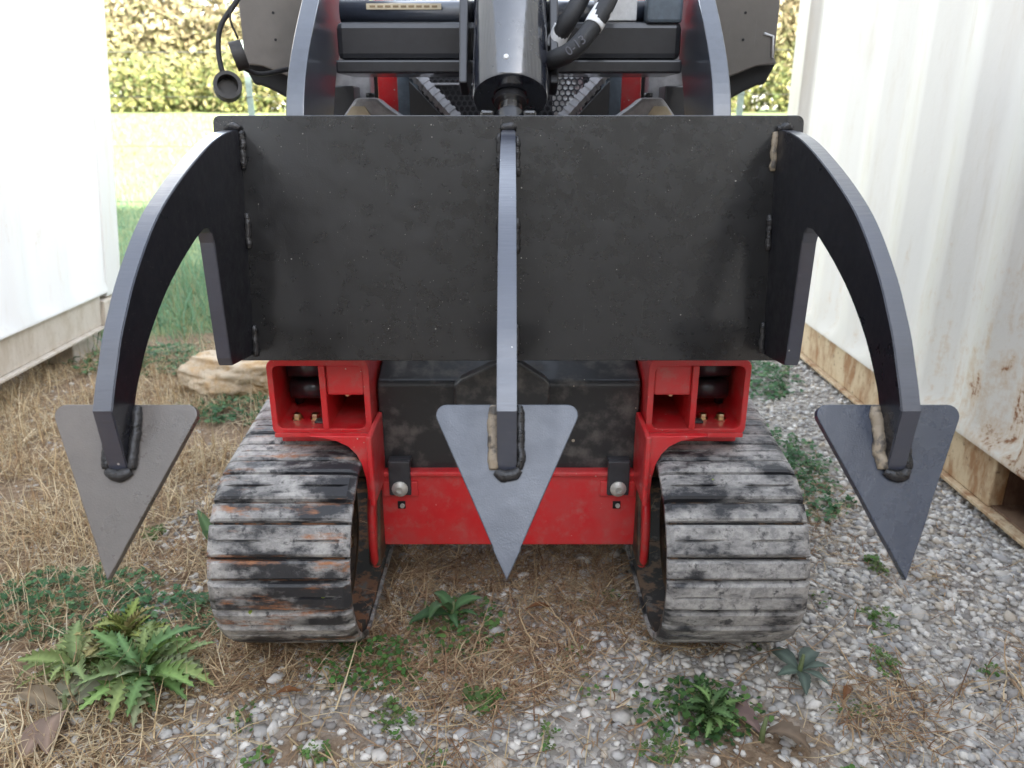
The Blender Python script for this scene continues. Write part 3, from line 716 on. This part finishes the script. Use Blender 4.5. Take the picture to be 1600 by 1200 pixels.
for s in (-1, 1):
    def X(v): return CX + s * v
    def bx(n, a, b, *r_, **k): return box(n, min(X(a), X(b)), max(X(a), X(b)), *r_, **k)
    bx("red_post", .270, .320, 2.0, 2.1, .60, 1.28, M_red, ld)
    bx("slate_post", .228, .266, 1.95, 2.05, .60, 1.28, M_greydk, ld)
    # ribbed diagonal brace
    a, b = Vector((X(.235), 1.93, 1.10)), Vector((X(.115), 1.90, .975))
    dg = tube("diagonal_brace", [a, b], .014, M_grey, ld, 4, False)
    for k in range(11):
        q = a.lerp(b, k / 10); tube("rib", [q + (b - a).normalized() * -.0035, q + (b - a).normalized() * .0035], .0168, M_grey, dg, 4, False)
    prism("brace_web", [(X(.235), 1.07), (X(.235), .97), (X(.14), .97)], 1.925, 1.935, 'Y', M_black, ld, .001)
    # grey loader-arm casting with a tan label
    cs = prism("arm_casting", [(X(.20), .965), (X(.27), 1.012), (X(.292), 1.03), (X(.338), 1.03), (X(.40), .95), (X(.30), .90), (X(.20), .93)], 1.80, 1.86, 'Y', M_grey, ld, .008)
    prism("casting_label", [(X(.300), .985), (X(.318), 1.012), (X(.346), 1.012), (X(.366), .985)], 1.7965, 1.7995, 'Y', M_tagt, cs, .0005)
    tube("casting_bolt", [(X(.31), 1.83, 1.03), (X(.31), 1.83, 1.04)], .01, M_black, cs, 8)
    bx("hydraulic_block", .345, .415, 1.82, 1.90, .94, 1.055, M_black, ld)
    bx("arm_post", .325, .43, 1.92, 1.98, .62, 1.30, M_grey, ld)
    # tall dusty side panel with a rolled lower edge
    pn = prism("side_panel", [(X(.40), 1.075), (X(.50), 1.075), (X(.56), 1.098), (X(.608), 1.103), (X(.600), 1.115), (X(.600), 1.42), (X(.40), 1.42)], 1.885, 1.90, 'Y', M_taupe, ld, .003)
    for z in (1.153, 1.208): lathe("rivet_hole", [(0, 0), (.003, 0), (.0032, .002)], (X(.525), 1.8835, z), (0, 1, 0), M_dark, pn, 8)
    prism("panel_lip", [(X(.615), 1.108), (X(.575), 1.108), (X(.49), 1.085), (X(.44), 1.08), (X(.44), 1.02), (X(.50), 1.02), (X(.545), 1.045), (X(.575), 1.058), (X(.592), 1.06)], 1.91, 2.05, 'Y', M_dark, pn, .006)
    bx("panel_return", .590, .602, 1.90, 2.3, 1.12, 1.42, M_taupe, pn)
tube("scratch_bracket", [(.565, 1.882, 1.166), (.585, 1.882, 1.160), (.588, 1.882, 1.115)], .0028, M_tagw, ld, 6)
# socket cable and rubber dust caps hanging on the machine's side
cab = tube("socket_cable", spline([(-.50, 1.72, 1.30), (-.545, 1.70, 1.215), (-.582, 1.69, 1.165), (-.592, 1.685, 1.12), (-.588, 1.68, 1.08), (-.580, 1.68, 1.062)], 8), .0052, M_hose, ld, 10)
def cup(name, c, axis, r, h, par): return lathe(name, [(0, h), (r * .92, h), (r, h * .85), (r, 0), (r * .74, 0), (r * .66, h * .6), (0, h * .6)], c, axis, M_cap, par, 28)
cup("dust_cap", (-.571, 1.655, 1.052), (-.35, .9, -.25), .0275, .035, cab)
cup("dust_cap", (-.565, 1.69, 1.105), (.9, .25, .25), .0285, .024, cab)
tube("cap_strap", spline([(-.555, 1.70, 1.14), (-.563, 1.69, 1.18), (-.545, 1.70, 1.215)], 6), .0022, M_hose, cab, 8)
tube("cap_strap", spline([(-.548, 1.69, 1.085), (-.53, 1.74, 1.075), (-.50, 1.85, 1.09)], 6), .005, M_hose, cab, 8)

# ------------------------------------------------------------------ rock, fence, hedge, added shade building
def rock(name, c, size, seed, mat, sub=4, rough=.28):
    bm = bmesh.new(); bmesh.ops.create_icosphere(bm, subdivisions=sub, radius=1)
    for v in bm.verts:
        p = v.co.copy(); k = 1 + rough * mnoise.fractal(p * 1.3 + Vector((seed, 0, 0)), .8, 2.1, 5) + .07 * mnoise.noise(p * 7) + .05 * abs(mnoise.noise(p * 13)) - .1 * max(0, mnoise.noise(p * 3 + Vector((0, seed, 0))))
        q = p * k; q.x = max(-.92, min(.95, q.x)); q.z = max(-.8, min(.72 + .1 * mnoise.noise(p * 4), q.z))
        v.co = Vector((q.x * size[0], q.y * size[1], q.z * size[2])) + Vector(c)
    return link(name, bm_mesh(bm, name), mat, None, True)
tag(rock("limestone_rock", (-1.0, 2.83, .045), (.29, .15, .095), 4.2, M_rock, 5), "large flat tan limestone rock lying on the ground behind left track", "rock")

fe = thing("wire_fence", (-1.62, 5.2, 0), "pale green steel post and wire fence in front of the hedge", "fence")
for x in (-4.8, -1.66, 1.45, 4.6):
    prism("fence_post", [(x - .02, 5.19), (x + .02, 5.19), (x + .02, 5.196), (x + .004, 5.196), (x + .004, 5.23), (x - .004, 5.23), (x - .004, 5.196), (x - .02, 5.196)], -.1, 1.42, 'Z', M_galv, fe, 0)
for z in (.45, .8, 1.1, 1.36): tube("fence_wire", [(-6.2, 5.185, z), (-1.66, 5.185, z - .01), (1.45, 5.185, z + .005), (6, 5.185, z)], .0022, M_wire, fe, 6)

def quads(c, u, v):
    """leaf quads from centre and half-axes (N,3)"""
    n = len(c); V_ = np.stack([c - u, c + v * .8 - u * .1, c + u, c - v * .8 + u * .1], 1).reshape(-1, 3); F_ = np.arange(4 * n).reshape(-1, 4); return V_, F_
def unit(n):
    a = rng.normal(size=(n, 3)); return a / np.linalg.norm(a, axis=1, keepdims=True)
def tints(n, cols, var=.25, rep=4):
    c = np.array(cols)[rng.integers(0, len(cols), n)] * rng.uniform(1 - var, 1 + var, (n, 1)); return np.repeat(c, rep, 0)
def hedge():
    blobs = []
    for i in range(230):
        x = rng.uniform(-46, 46); y = rng.uniform(47, 55); h = rng.uniform(2.0, 4.2); z0 = hz(x, y)
        blobs.append((x, y, z0 + rng.uniform(.6, 1) * h * .5, rng.uniform(1.2, 2.6), rng.uniform(1.0, 1.8), h * .5))
    for i in range(300):
        x = rng.uniform(-50, 50); y = rng.uniform(54, 62); h = rng.uniform(5, 12); blobs.append((x, y, hz(x, y) + h * .6, rng.uniform(1.5, 3.2), 1.6, h * .4))
    Cs, N = [], []
    for b in blobs:
        n = 330; d = unit(n); r = rng.uniform(.55, 1.08, (n, 1)); Cs.append(np.array(b[:3]) + d * r * np.array(b[3:]))
    C = np.concatenate(Cs); n = len(C); u = unit(n); v = np.cross(u, unit(n)); sz = rng.uniform(.1, .24, (n, 1)) * np.where(C[:, 1:2] > 53.5, 1.7, 1)
    V_, F_ = quads(C, u * sz, v * sz * .8)
    hi = np.repeat(C[:, 2] - 1.1, 4)[:, None]
    low = tints(n, [(.17, .18, .07), (.22, .22, .09), (.28, .25, .1), (.12, .14, .06), (.3, .24, .14)], .35)
    top = tints(n, [(.28, .22, .15), (.24, .2, .13), (.34, .28, .2), (.24, .23, .13)], .3)
    low, top = low * np.array([.74, .82, .72]), top * np.array([.85, .9, .8])
    w = np.clip((hi - 2.2) / 3.0 + rng.uniform(-.25, .25, hi.shape), 0, 1)
    np_mesh("hedge_foliage", V_, F_, M_leaf, low * (1 - w) + top * w, kind="stuff")["label"] = "yellow-green leafy hedgerow along the far edge of the field"
hedge()

def shade_building():  # unseen block added behind the camera, shaped for yard shade and steel reflections
    e = thing("added_shade_building", (-4, -11, 0), "unseen tan metal-sided building added behind the viewer to shade the yard", "building")
    def wall(x0, x1, y0, y1, h):
        xs_ = np.arange(x0, x1, .23); poly = []
        for x in xs_: poly += [(x, y1), (x + .15, y1), (x + .17, y1 + .03), (x + .21, y1 + .03)]
        poly += [(x1, y1), (x1, y0), (x0, y0)]
        prism("siding_wall", poly, -.2, h, 'Z', M_siding, e, 0)
    wall(-24, -3.6, -20, -9.6, 9.4); wall(-3.5, 16, -20, -10.2, 6.9)
    box("eave", -24.4, -3.3, -20.4, -9.3, 9.42, 9.6, M_roof, e, .02); box("eave", -3.2, 16.4, -20.4, -9.9, 6.92, 7.1, M_roof, e, .02)
shade_building()

# ------------------------------------------------------------------ gravel and stones
def ico():
    bm = bmesh.new(); bmesh.ops.create_icosphere(bm, subdivisions=1, radius=1); bm.verts.ensure_lookup_table()
    v = np.array([x.co[:] for x in bm.verts]); f = np.array([[a.index for a in q.verts] for q in bm.faces]); bm.free(); return v, f
IV, IF = ico()
def blocked(x, y):                                    # under the tracks or the containers
    return (TX0 - .01 < abs(x - CX) < TX1 + .01 and 1.36 < y < 2.15) or x > 1.27 or (x < -2.0 and y < 3.4)
def scatter(n, x0, x1, y0, y1, w):
    out = []
    while len(out) < n:
        x, y = rng.uniform(x0, x1), rng.uniform(y0, y1)
        if not blocked(x, y) and rng.random() < w(x, y): out.append((x, y))
    return np.array(out)
def stones(name, xy, lo, hi, label, pw=2.2):
    n = len(xy); s = lo + (hi - lo) * rng.random(n) ** pw
    V_ = IV[None] * rng.uniform(.62, 1.22, (n, 12, 1)) * (s[:, None, None] * np.stack([rng.uniform(.8, 1.25, n), rng.uniform(.7, 1.0, n), rng.uniform(.32, .66, n)], 1)[:, None, :])
    a = rng.uniform(0, 6.28, n); t = rng.normal(0, .3, n); ca, sa, ct, st = np.cos(a), np.sin(a), np.cos(t), np.sin(t)
    x, y, z = V_[..., 0], V_[..., 1], V_[..., 2]
    y2, z2 = y * ct[:, None] - z * st[:, None], y * st[:, None] + z * ct[:, None]
    V_ = np.stack([x * ca[:, None] - y2 * sa[:, None], x * sa[:, None] + y2 * ca[:, None], z2], -1)
    zz = np.array([hz(a_, b_) for a_, b_ in xy])
    V_ += np.concatenate([xy, (zz + s * .22)[:, None]], 1)[:, None, :]
    F_ = (IF[None] + (np.arange(n) * 12)[:, None, None]).reshape(-1, 3)
    base = np.array([(.62, .585, .535), (.52, .50, .47), (.42, .405, .39), (.68, .64, .58), (.57, .50, .41), (.74, .70, .64), (.34, .315, .29)])[rng.integers(0, 7, n)] * rng.uniform(.8, 1.12, (n, 1))
    o = np_mesh(name, V_.reshape(-1, 3), F_, M_stone, np.repeat(base, 12, 0), kind="stuff"); o["label"] = label; return o
near = lambda x, y: max(.3, gravel_w(x, y) ** 1.1)
stones("gravel", np.concatenate([scatter(24000, -.9, 1.28, .75, 2.2, near), scatter(12000, -.3, 1.28, 2.2, 4.2, near)]), .0028, .0135, "pale grey crushed limestone gravel over the yard")
stones("gravel", scatter(2600, -1.9, -.4, .85, 3.2, lambda x, y: 1), .003, .012, "scattered pebbles in the dry grass", 2.5)
stones("gravel", scatter(420, -.6, 1.25, .85, 2.2, near), .012, .021, "larger pale limestone chunks among the gravel", 1.6)

# ------------------------------------------------------------------ straw, grass
def blades(name, xy, L0, L1, w0, w1, cols, lie, label, bend=.5):
    """thin bent strips; lie 0 = upright, 1 = flat"""
    n = len(xy); L = rng.uniform(L0, L1, n); w = rng.uniform(w0, w1, n) * .5; a = rng.uniform(0, 6.28, n)
    el = np.clip(rng.normal((1 - lie) * 1.35, .28, n), .02, 1.5); dr = rng.uniform(0, bend, n) * rng.choice([-1, 1], n, p=[.35, .65]) * -1
    yaw = rng.normal(0, .5, n)
    P = np.concatenate([xy, np.array([hz(p, q) for p, q in xy])[:, None] + rng.uniform(0, .012, (n, 1)) * (lie > .5)], 1); pts = [P]
    for k in range(3):
        e_ = el + dr * (k + .5) / 1.5; e_ = np.maximum(e_, -.5); aa = a + yaw * k / 2
        P = P + np.stack([np.cos(aa) * np.cos(e_), np.sin(aa) * np.cos(e_), np.sin(e_)], 1) * (L / 3)[:, None]
        P[:, 2] = np.maximum(P[:, 2], -.006 + np.where(P[:, 1] > 5.5, .0235 * (P[:, 1] - 5.5), 0)); pts.append(P)
    side = np.stack([-np.sin(a), np.cos(a), rng.uniform(-.4, .4, n)], 1)
    wid = [1, .9, .65, .12]; V_ = np.stack([q for i, p in enumerate(pts) for q in (p - side * (w * wid[i])[:, None], p + side * (w * wid[i])[:, None])], 1)
    f = np.array([(0, 1, 3, 2), (2, 3, 5, 4), (4, 5, 7, 6)]); F_ = (f[None] + (np.arange(n) * 8)[:, None, None]).reshape(-1, 4)
    o = np_mesh(name, V_.reshape(-1, 3), F_, M_straw, tints(n, cols, .3, 8), kind="stuff"); o["label"] = label; return o
strawc = [(.64, .51, .32), (.56, .42, .24), (.7, .6, .42), (.44, .3, .17), (.68, .56, .37), (.34, .22, .12)]
leftw = lambda x, y: sstep(-.35, .25, nz(x, y, 4.5, 7)) * sstep(-.42, -.75, x + .2 * nz(x, y, 2.5, 3)) * (1 - sstep(3.0, 3.6, y))
blades("dry_grass", scatter(21000, -2.0, -.3, .8, 3.4, leftw), .025, .11, .0014, .0032, strawc, .72, "dry tan grass beside the left track and container", .9)
blades("dry_grass", scatter(1500, -2.0, -.6, 1.5, 3.2, leftw), .1, .22, .0012, .0026, strawc, .35, "taller dry grass stems standing by the white container", 1.0)
def midw(x, y):
    p = sstep(.02, .3, nz(x, y, 3.1, 6) + .25 * sstep(1.05, 1.2, y) * (1 - sstep(1.6, 2, y)) * (1 - sstep(.35, .6, x)))
    return min(1, (.05 + .95 * p) * (.25 + .75 * (1 - sstep(.45, .8, x))) * sstep(-1, -.6, x))
blades("straw_thatch", scatter(22000, -.9, 1.25, .8, 2.4, midw), .015, .085, .0012, .003, [(.34, .21, .12), (.42, .28, .16), (.5, .36, .21), (.24, .14, .08), (.6, .47, .3)], .97, "brown dead straw matted over the gravel between the tracks", .3)
blades("straw_thatch", scatter(9000, -1.95, -.5, .85, 3.3, lambda x, y: .35 + .65 * sstep(-.2, .3, nz(x, y, 4, 11))), .012, .06, .0015, .004, [(.3, .2, .12), (.4, .29, .18), (.22, .14, .08), (.5, .4, .27)], .97, "brown leaf litter and broken straw under the dry grass", .3)
blades("straw_stems", scatter(420, -.9, .7, .85, 2.0, lambda x, y: 1 - .6 * sstep(.1, .6, x)), .08, .2, .0016, .0035, [(.6, .48, .3), (.5, .38, .22), (.4, .27, .16)], .96, "long pale straw stems lying across the gravel", .25)
gcol = [(.15, .27, .15), (.11, .22, .12), (.2, .32, .17), (.16, .3, .18), (.25, .31, .17)]
gw = lambda x, y: turf_w(x, y) * (1 if -.75 * y < x < .45 * y else .15)
blades("field_grass", scatter(30000, -9, 4, 3.0, 12, gw), .05, .15, .004, .009, gcol, .5, "short green grass and clover growing in the shaded field", .9)
blades("field_grass", scatter(6000, -3.2, -.6, 3.2, 5.0, gw), .12, .3, .003, .006, gcol + [(.3, .28, .14)], .25, "taller green grass beyond the tan rock", .8)
blades("field_grass", scatter(15000, -26, 8, 12, 42, lambda x, y: 1 if x < -.2 * y else .3), .08, .2, .015, .035, [(.28, .31, .13), (.32, .35, .16), (.22, .27, .11), (.38, .37, .2)], .45, "sunlit pale green grass in the far field", .6)

# ------------------------------------------------------------------ weeds
def leaf_strip(L, Wd, curl, jag, fold, n=14, seed=0):
    """one lobed leaf along +x from the origin, arching by curl; returns verts, faces"""
    rg = random.Random(seed); V_, F_ = [], []; x = z = 0.; el = .5 + curl
    for i in range(n + 1):
        t = i / n; w = Wd * (math.sin(math.pi * min(1, t * .96 + .03) ** .85) ** .8) * (.35 + .65 * sstep(0, .45, t))
        if jag: w *= (1 + jag * (.55 if i % 2 else -.55) * rg.uniform(.6, 1.3))
        sw = .25 * Wd * rg.uniform(-1, 1) * .15; ww = rg.uniform(-.1, .25)
        V_ += [(x - (.012 * jag if i % 2 == 0 else 0), -w + sw, z + w * (fold + ww)), (x, -w * .5, z + w * .5 * fold * .7), (x, 0, z), (x, w * .5, z + w * .5 * fold * .7), (x - (.012 * jag if i % 2 == 0 else 0), w + sw, z + w * (fold - ww * .5))]
        el -= 2.0 * curl / n + .35 / n; x += L / n * math.cos(el); z += L / n * math.sin(el)
    for i in range(n):
        for k in range(4): a = i * 5 + k; F_.append((a, a + 1, a + 6, a + 5))
    return np.array(V_), np.array(F_)
def weed(name, x, y, label, nleaf, L, Wd, cols, jag=.5, elev=(.1, .9), seed=0, cat="weed", yaw0=0):
    rg = random.Random(seed); e = thing(name, (x, y, hz(x, y)), label, cat)
    for i in range(nleaf):
        l = L * rg.uniform(.6, 1.15); V_, F_ = leaf_strip(l, Wd * l / L * rg.uniform(.7, 1.25), rg.uniform(.2, .9), jag, rg.uniform(.15, .6), 22 if jag > .4 else 14, seed * 31 + i)
        yaw = yaw0 + i * 2.4 + rg.uniform(-.3, .3); p = -rg.uniform(*elev) + .45
        Rm = np.array((Matrix.Rotation(yaw, 3, 'Z') @ Matrix.Rotation(p, 3, 'Y') @ Matrix.Rotation(rg.uniform(-.3, .3), 3, 'X')))
        V_ = V_ @ Rm.T + np.array([0, 0, .012]); V_[:, 2] = np.maximum(V_[:, 2], .004 + .004 * rg.random())
        c = np.array(cols[rg.randrange(len(cols))]) * rg.uniform(.8, 1.2); tn = np.tile(c, (len(V_), 1)); tn[2::5] *= 1.5; tn[0::5] *= .9
        o = np_mesh("leaf", V_, F_, M_leaf, np.clip(tn, 0, .7), None, True); o.parent = e
    st = tube("stem", [(0, 0, -.02), (0, 0, .02), (.003, 0, .05)], [.006, .005, .003], M_leafstem, None, 8); st.parent = e
    return e
M_leafstem = simple("weed_stem", (.16, .2, .08), .6)
GRN = [(.11, .21, .08), (.14, .26, .09), (.09, .17, .07), (.18, .28, .1)]
weed("sow_thistle", -.685, 1.17, "big spiky-leaved green weed in dry grass near the left track", 32, .14, .0175, [(.17, .29, .1), (.22, .34, .11), (.13, .23, .09), (.28, .36, .13), (.3, .34, .19), (.26, .36, .15)], .65, (-.05, .95), 5)
weed("sow_thistle", -.775, 1.27, "yellow-green young weed rosette just behind the big spiky-leaved weed", 26, .10, .014, [(.25, .32, .08), (.32, .36, .1), (.36, .31, .13)], .8, (.3, 1.2), 8)
weed("sow_thistle", -.83, 1.2, "flat yellowing spiky weed at the dry grass edge, left of the big spiky-leaved weed", 22, .12, .018, [(.26, .33, .12), (.33, .35, .17), (.22, .29, .12)], .5, (.0, .7), 61)
weed("withered_dock", -.79, 1.09, "withered grey-brown broad leaves beside the big spiky-leaved weed", 6, .14, .028, [(.27, .21, .14), (.24, .22, .15), (.32, .23, .18), (.2, .2, .13)], 0, (.0, .35), 12, yaw0=2)
weed("green_weed", .345, 1.07, "green lobed weed clump growing in gravel in front of right track", 24, .07, .012, [(.16, .27, .1), (.2, .32, .11), (.12, .21, .08)], .6, (.2, 1.1), 21)
weed("red_dock", .425, 1.03, "dusty reddish-purple dock leaf lying on gravel beside green weed clump", 2, .10, .022, [(.25, .17, .15), (.24, .18, .13)], .3, (.0, .15), 27, yaw0=-.2)
weed("plantain", -.125, 1.36, "broad smooth-leaved green weed between the tracks under the beam", 9, .10, .014, [(.08, .16, .07), (.1, .19, .08)], 0, (.3, .9), 33)
weed("grey_weed", .545, 1.19, "blue-grey weed lying beside the right track's front edge", 6, .075, .014, [(.13, .17, .14), (.11, .15, .12)], .1, (.05, .4), 41)
weed("upright_weed", -.70, 1.60, "upright narrow green leaves between left tine and left track", 7, .11, .014, [(.09, .17, .08), (.12, .2, .09)], .05, (.9, 1.4), 52)
def patch(name, cx_, cy_, rx, ry, n, size, cols, label, h=.05, trif=True):
    n_ = n; r = np.sqrt(rng.random(n_)); a = rng.uniform(0, 6.28, n_); x = cx_ + rx * r * np.cos(a) * rng.uniform(.6, 1.2, n_); y = cy_ + ry * r * np.sin(a)
    z = np.array([hz(p, q) for p, q in zip(x, y)]) + rng.uniform(.15, 1, n_) * h * (1.1 - r * .7)
    C = np.stack([x, y, z], 1); Vs = []; k3 = 3 if trif else 1; tilt = rng.normal(0, .35, (n_, 2))
    for k in range(k3):
        yaw = rng.uniform(0, 6.28, n_) if k == 0 else yaw + 2.09
        s = size * rng.uniform(.6, 1.2, n_)
        u = np.stack([np.cos(yaw), np.sin(yaw), tilt[:, 0]], 1); v = np.stack([-np.sin(yaw), np.cos(yaw), tilt[:, 1]], 1)
        for lu, lv in ((0, 0), (.45, .42), (.95, .3), (1.0, -.02), (.93, -.34), (.45, -.42)): Vs.append(C + u * (s * lu)[:, None] + v * (s * lv)[:, None])
    V_ = np.stack(Vs, 1).reshape(-1, 3); F_ = np.arange(len(V_)).reshape(-1, 6)
    o = np_mesh(name, V_, F_, M_leaf, tints(n_, cols, .3, 6 * k3)); o["kind"] = "stuff"; o["label"] = label; return o
CLV = [(.07, .17, .07), (.09, .2, .09), (.06, .14, .06), (.12, .22, .09)]
patch("clover_leaves", -.98, 1.42, .24, .13, 420, .011, CLV, "clover patch in dry grass below the left tine point", .05)
patch("clover_leaves", -.72, 1.36, .16, .08, 160, .011, CLV, "clover sprigs beside the big spiky-leaved weed", .05)
patch("chickweed_leaves", -.27, 1.215, .12, .075, 420, .010, [(.09, .21, .05), (.12, .25, .06), (.08, .17, .05)], "bright green chickweed in front of the left track", .045, False)
patch("chickweed_leaves", -.11, 1.33, .11, .10, 300, .011, [(.08, .17, .05), (.12, .22, .06)], "low green weeds between the tracks", .045, False)
patch("chickweed_leaves", .33, 1.09, .11, .08, 420, .011, [(.08, .17, .05), (.12, .22, .06), (.06, .13, .05)], "small-leaved weeds around the lobed weed clump", .05, False)
patch("ground_cover_leaves", .80, 2.12, .16, .38, 620, .012, CLV, "strip of low green weeds on gravel beside the right track", .05)
patch("ground_cover_leaves", .93, 2.95, .22, .30, 420, .016, CLV, "green weeds near the far end of the rusty container", .06)
patch("ground_cover_leaves", -1.52, 3.1, .30, .2, 420, .016, CLV, "dark green weeds at the foot of the leaning white container", .09)
patch("ground_cover_leaves", -.98, 2.55, .22, .14, 260, .014, CLV, "green leaves in front of the tan rock", .05)
for i, (x, y) in enumerate(((-.33, 1.0), (-.13, .985), (.06, 1.03), (.12, 1.24), (.77, 1.35), (.62, 1.1), (.7, 1.75), (-.47, 1.08), (.92, 1.2), (.2, 1.42), (-.62, 1.75), (-.42, .98), (.25, 1.0), (.48, 1.28), (.85, 1.55), (.98, 1.0), (-.05, 1.12), (.15, 1.15), (-.2, 1.08), (.66, 1.42), (.55, .95), (-.55, 1.45), (-.9, 1.7), (-1.1, 1.95), (.72, 1.22))):
    patch("weed_sprig_leaves", x, y, .02 + .035 * rnd.random(), .018 + .03 * rnd.random(), int(14 + 40 * rnd.random()), .006 + .005 * rnd.random(), [(.1, .21, .05), (.14, .24, .07), (.16, .2, .08)], "small green sprigs dotted over the gravel", .03, i % 2 == 0)
# fallen leaves
for i, (x, y, yaw, lab) in enumerate(((.60, 1.12, .9, "curled brown dead leaf alone on the grey gravel"), (-.43, 1.12, .3, "curled brown dead leaf at the edge of the dry grass"), (.03, 1.38, .2, "curled brown dead leaf between the tracks"))):
    V_, F_ = leaf_strip(.05 + .02 * rnd.random(), .008, .5, .2, .5, 10, 90 + i)
    V_ = V_ @ np.array(Matrix.Rotation(yaw, 3, 'Z') @ Matrix.Rotation(.4, 3, 'Y')).T; V_[:, 2] = np.maximum(V_[:, 2], 0) + hz(x, y) + .014; V_[:, 0] += x; V_[:, 1] += y
    o = np_mesh("fallen_leaf", V_, F_, M_leaf, np.tile(np.array((.27, .12, .05)) * rnd.uniform(.7, 1.2), (len(V_), 1)), None, True)
    tag(o, lab, "leaf", "fallen leaves on the gravel")
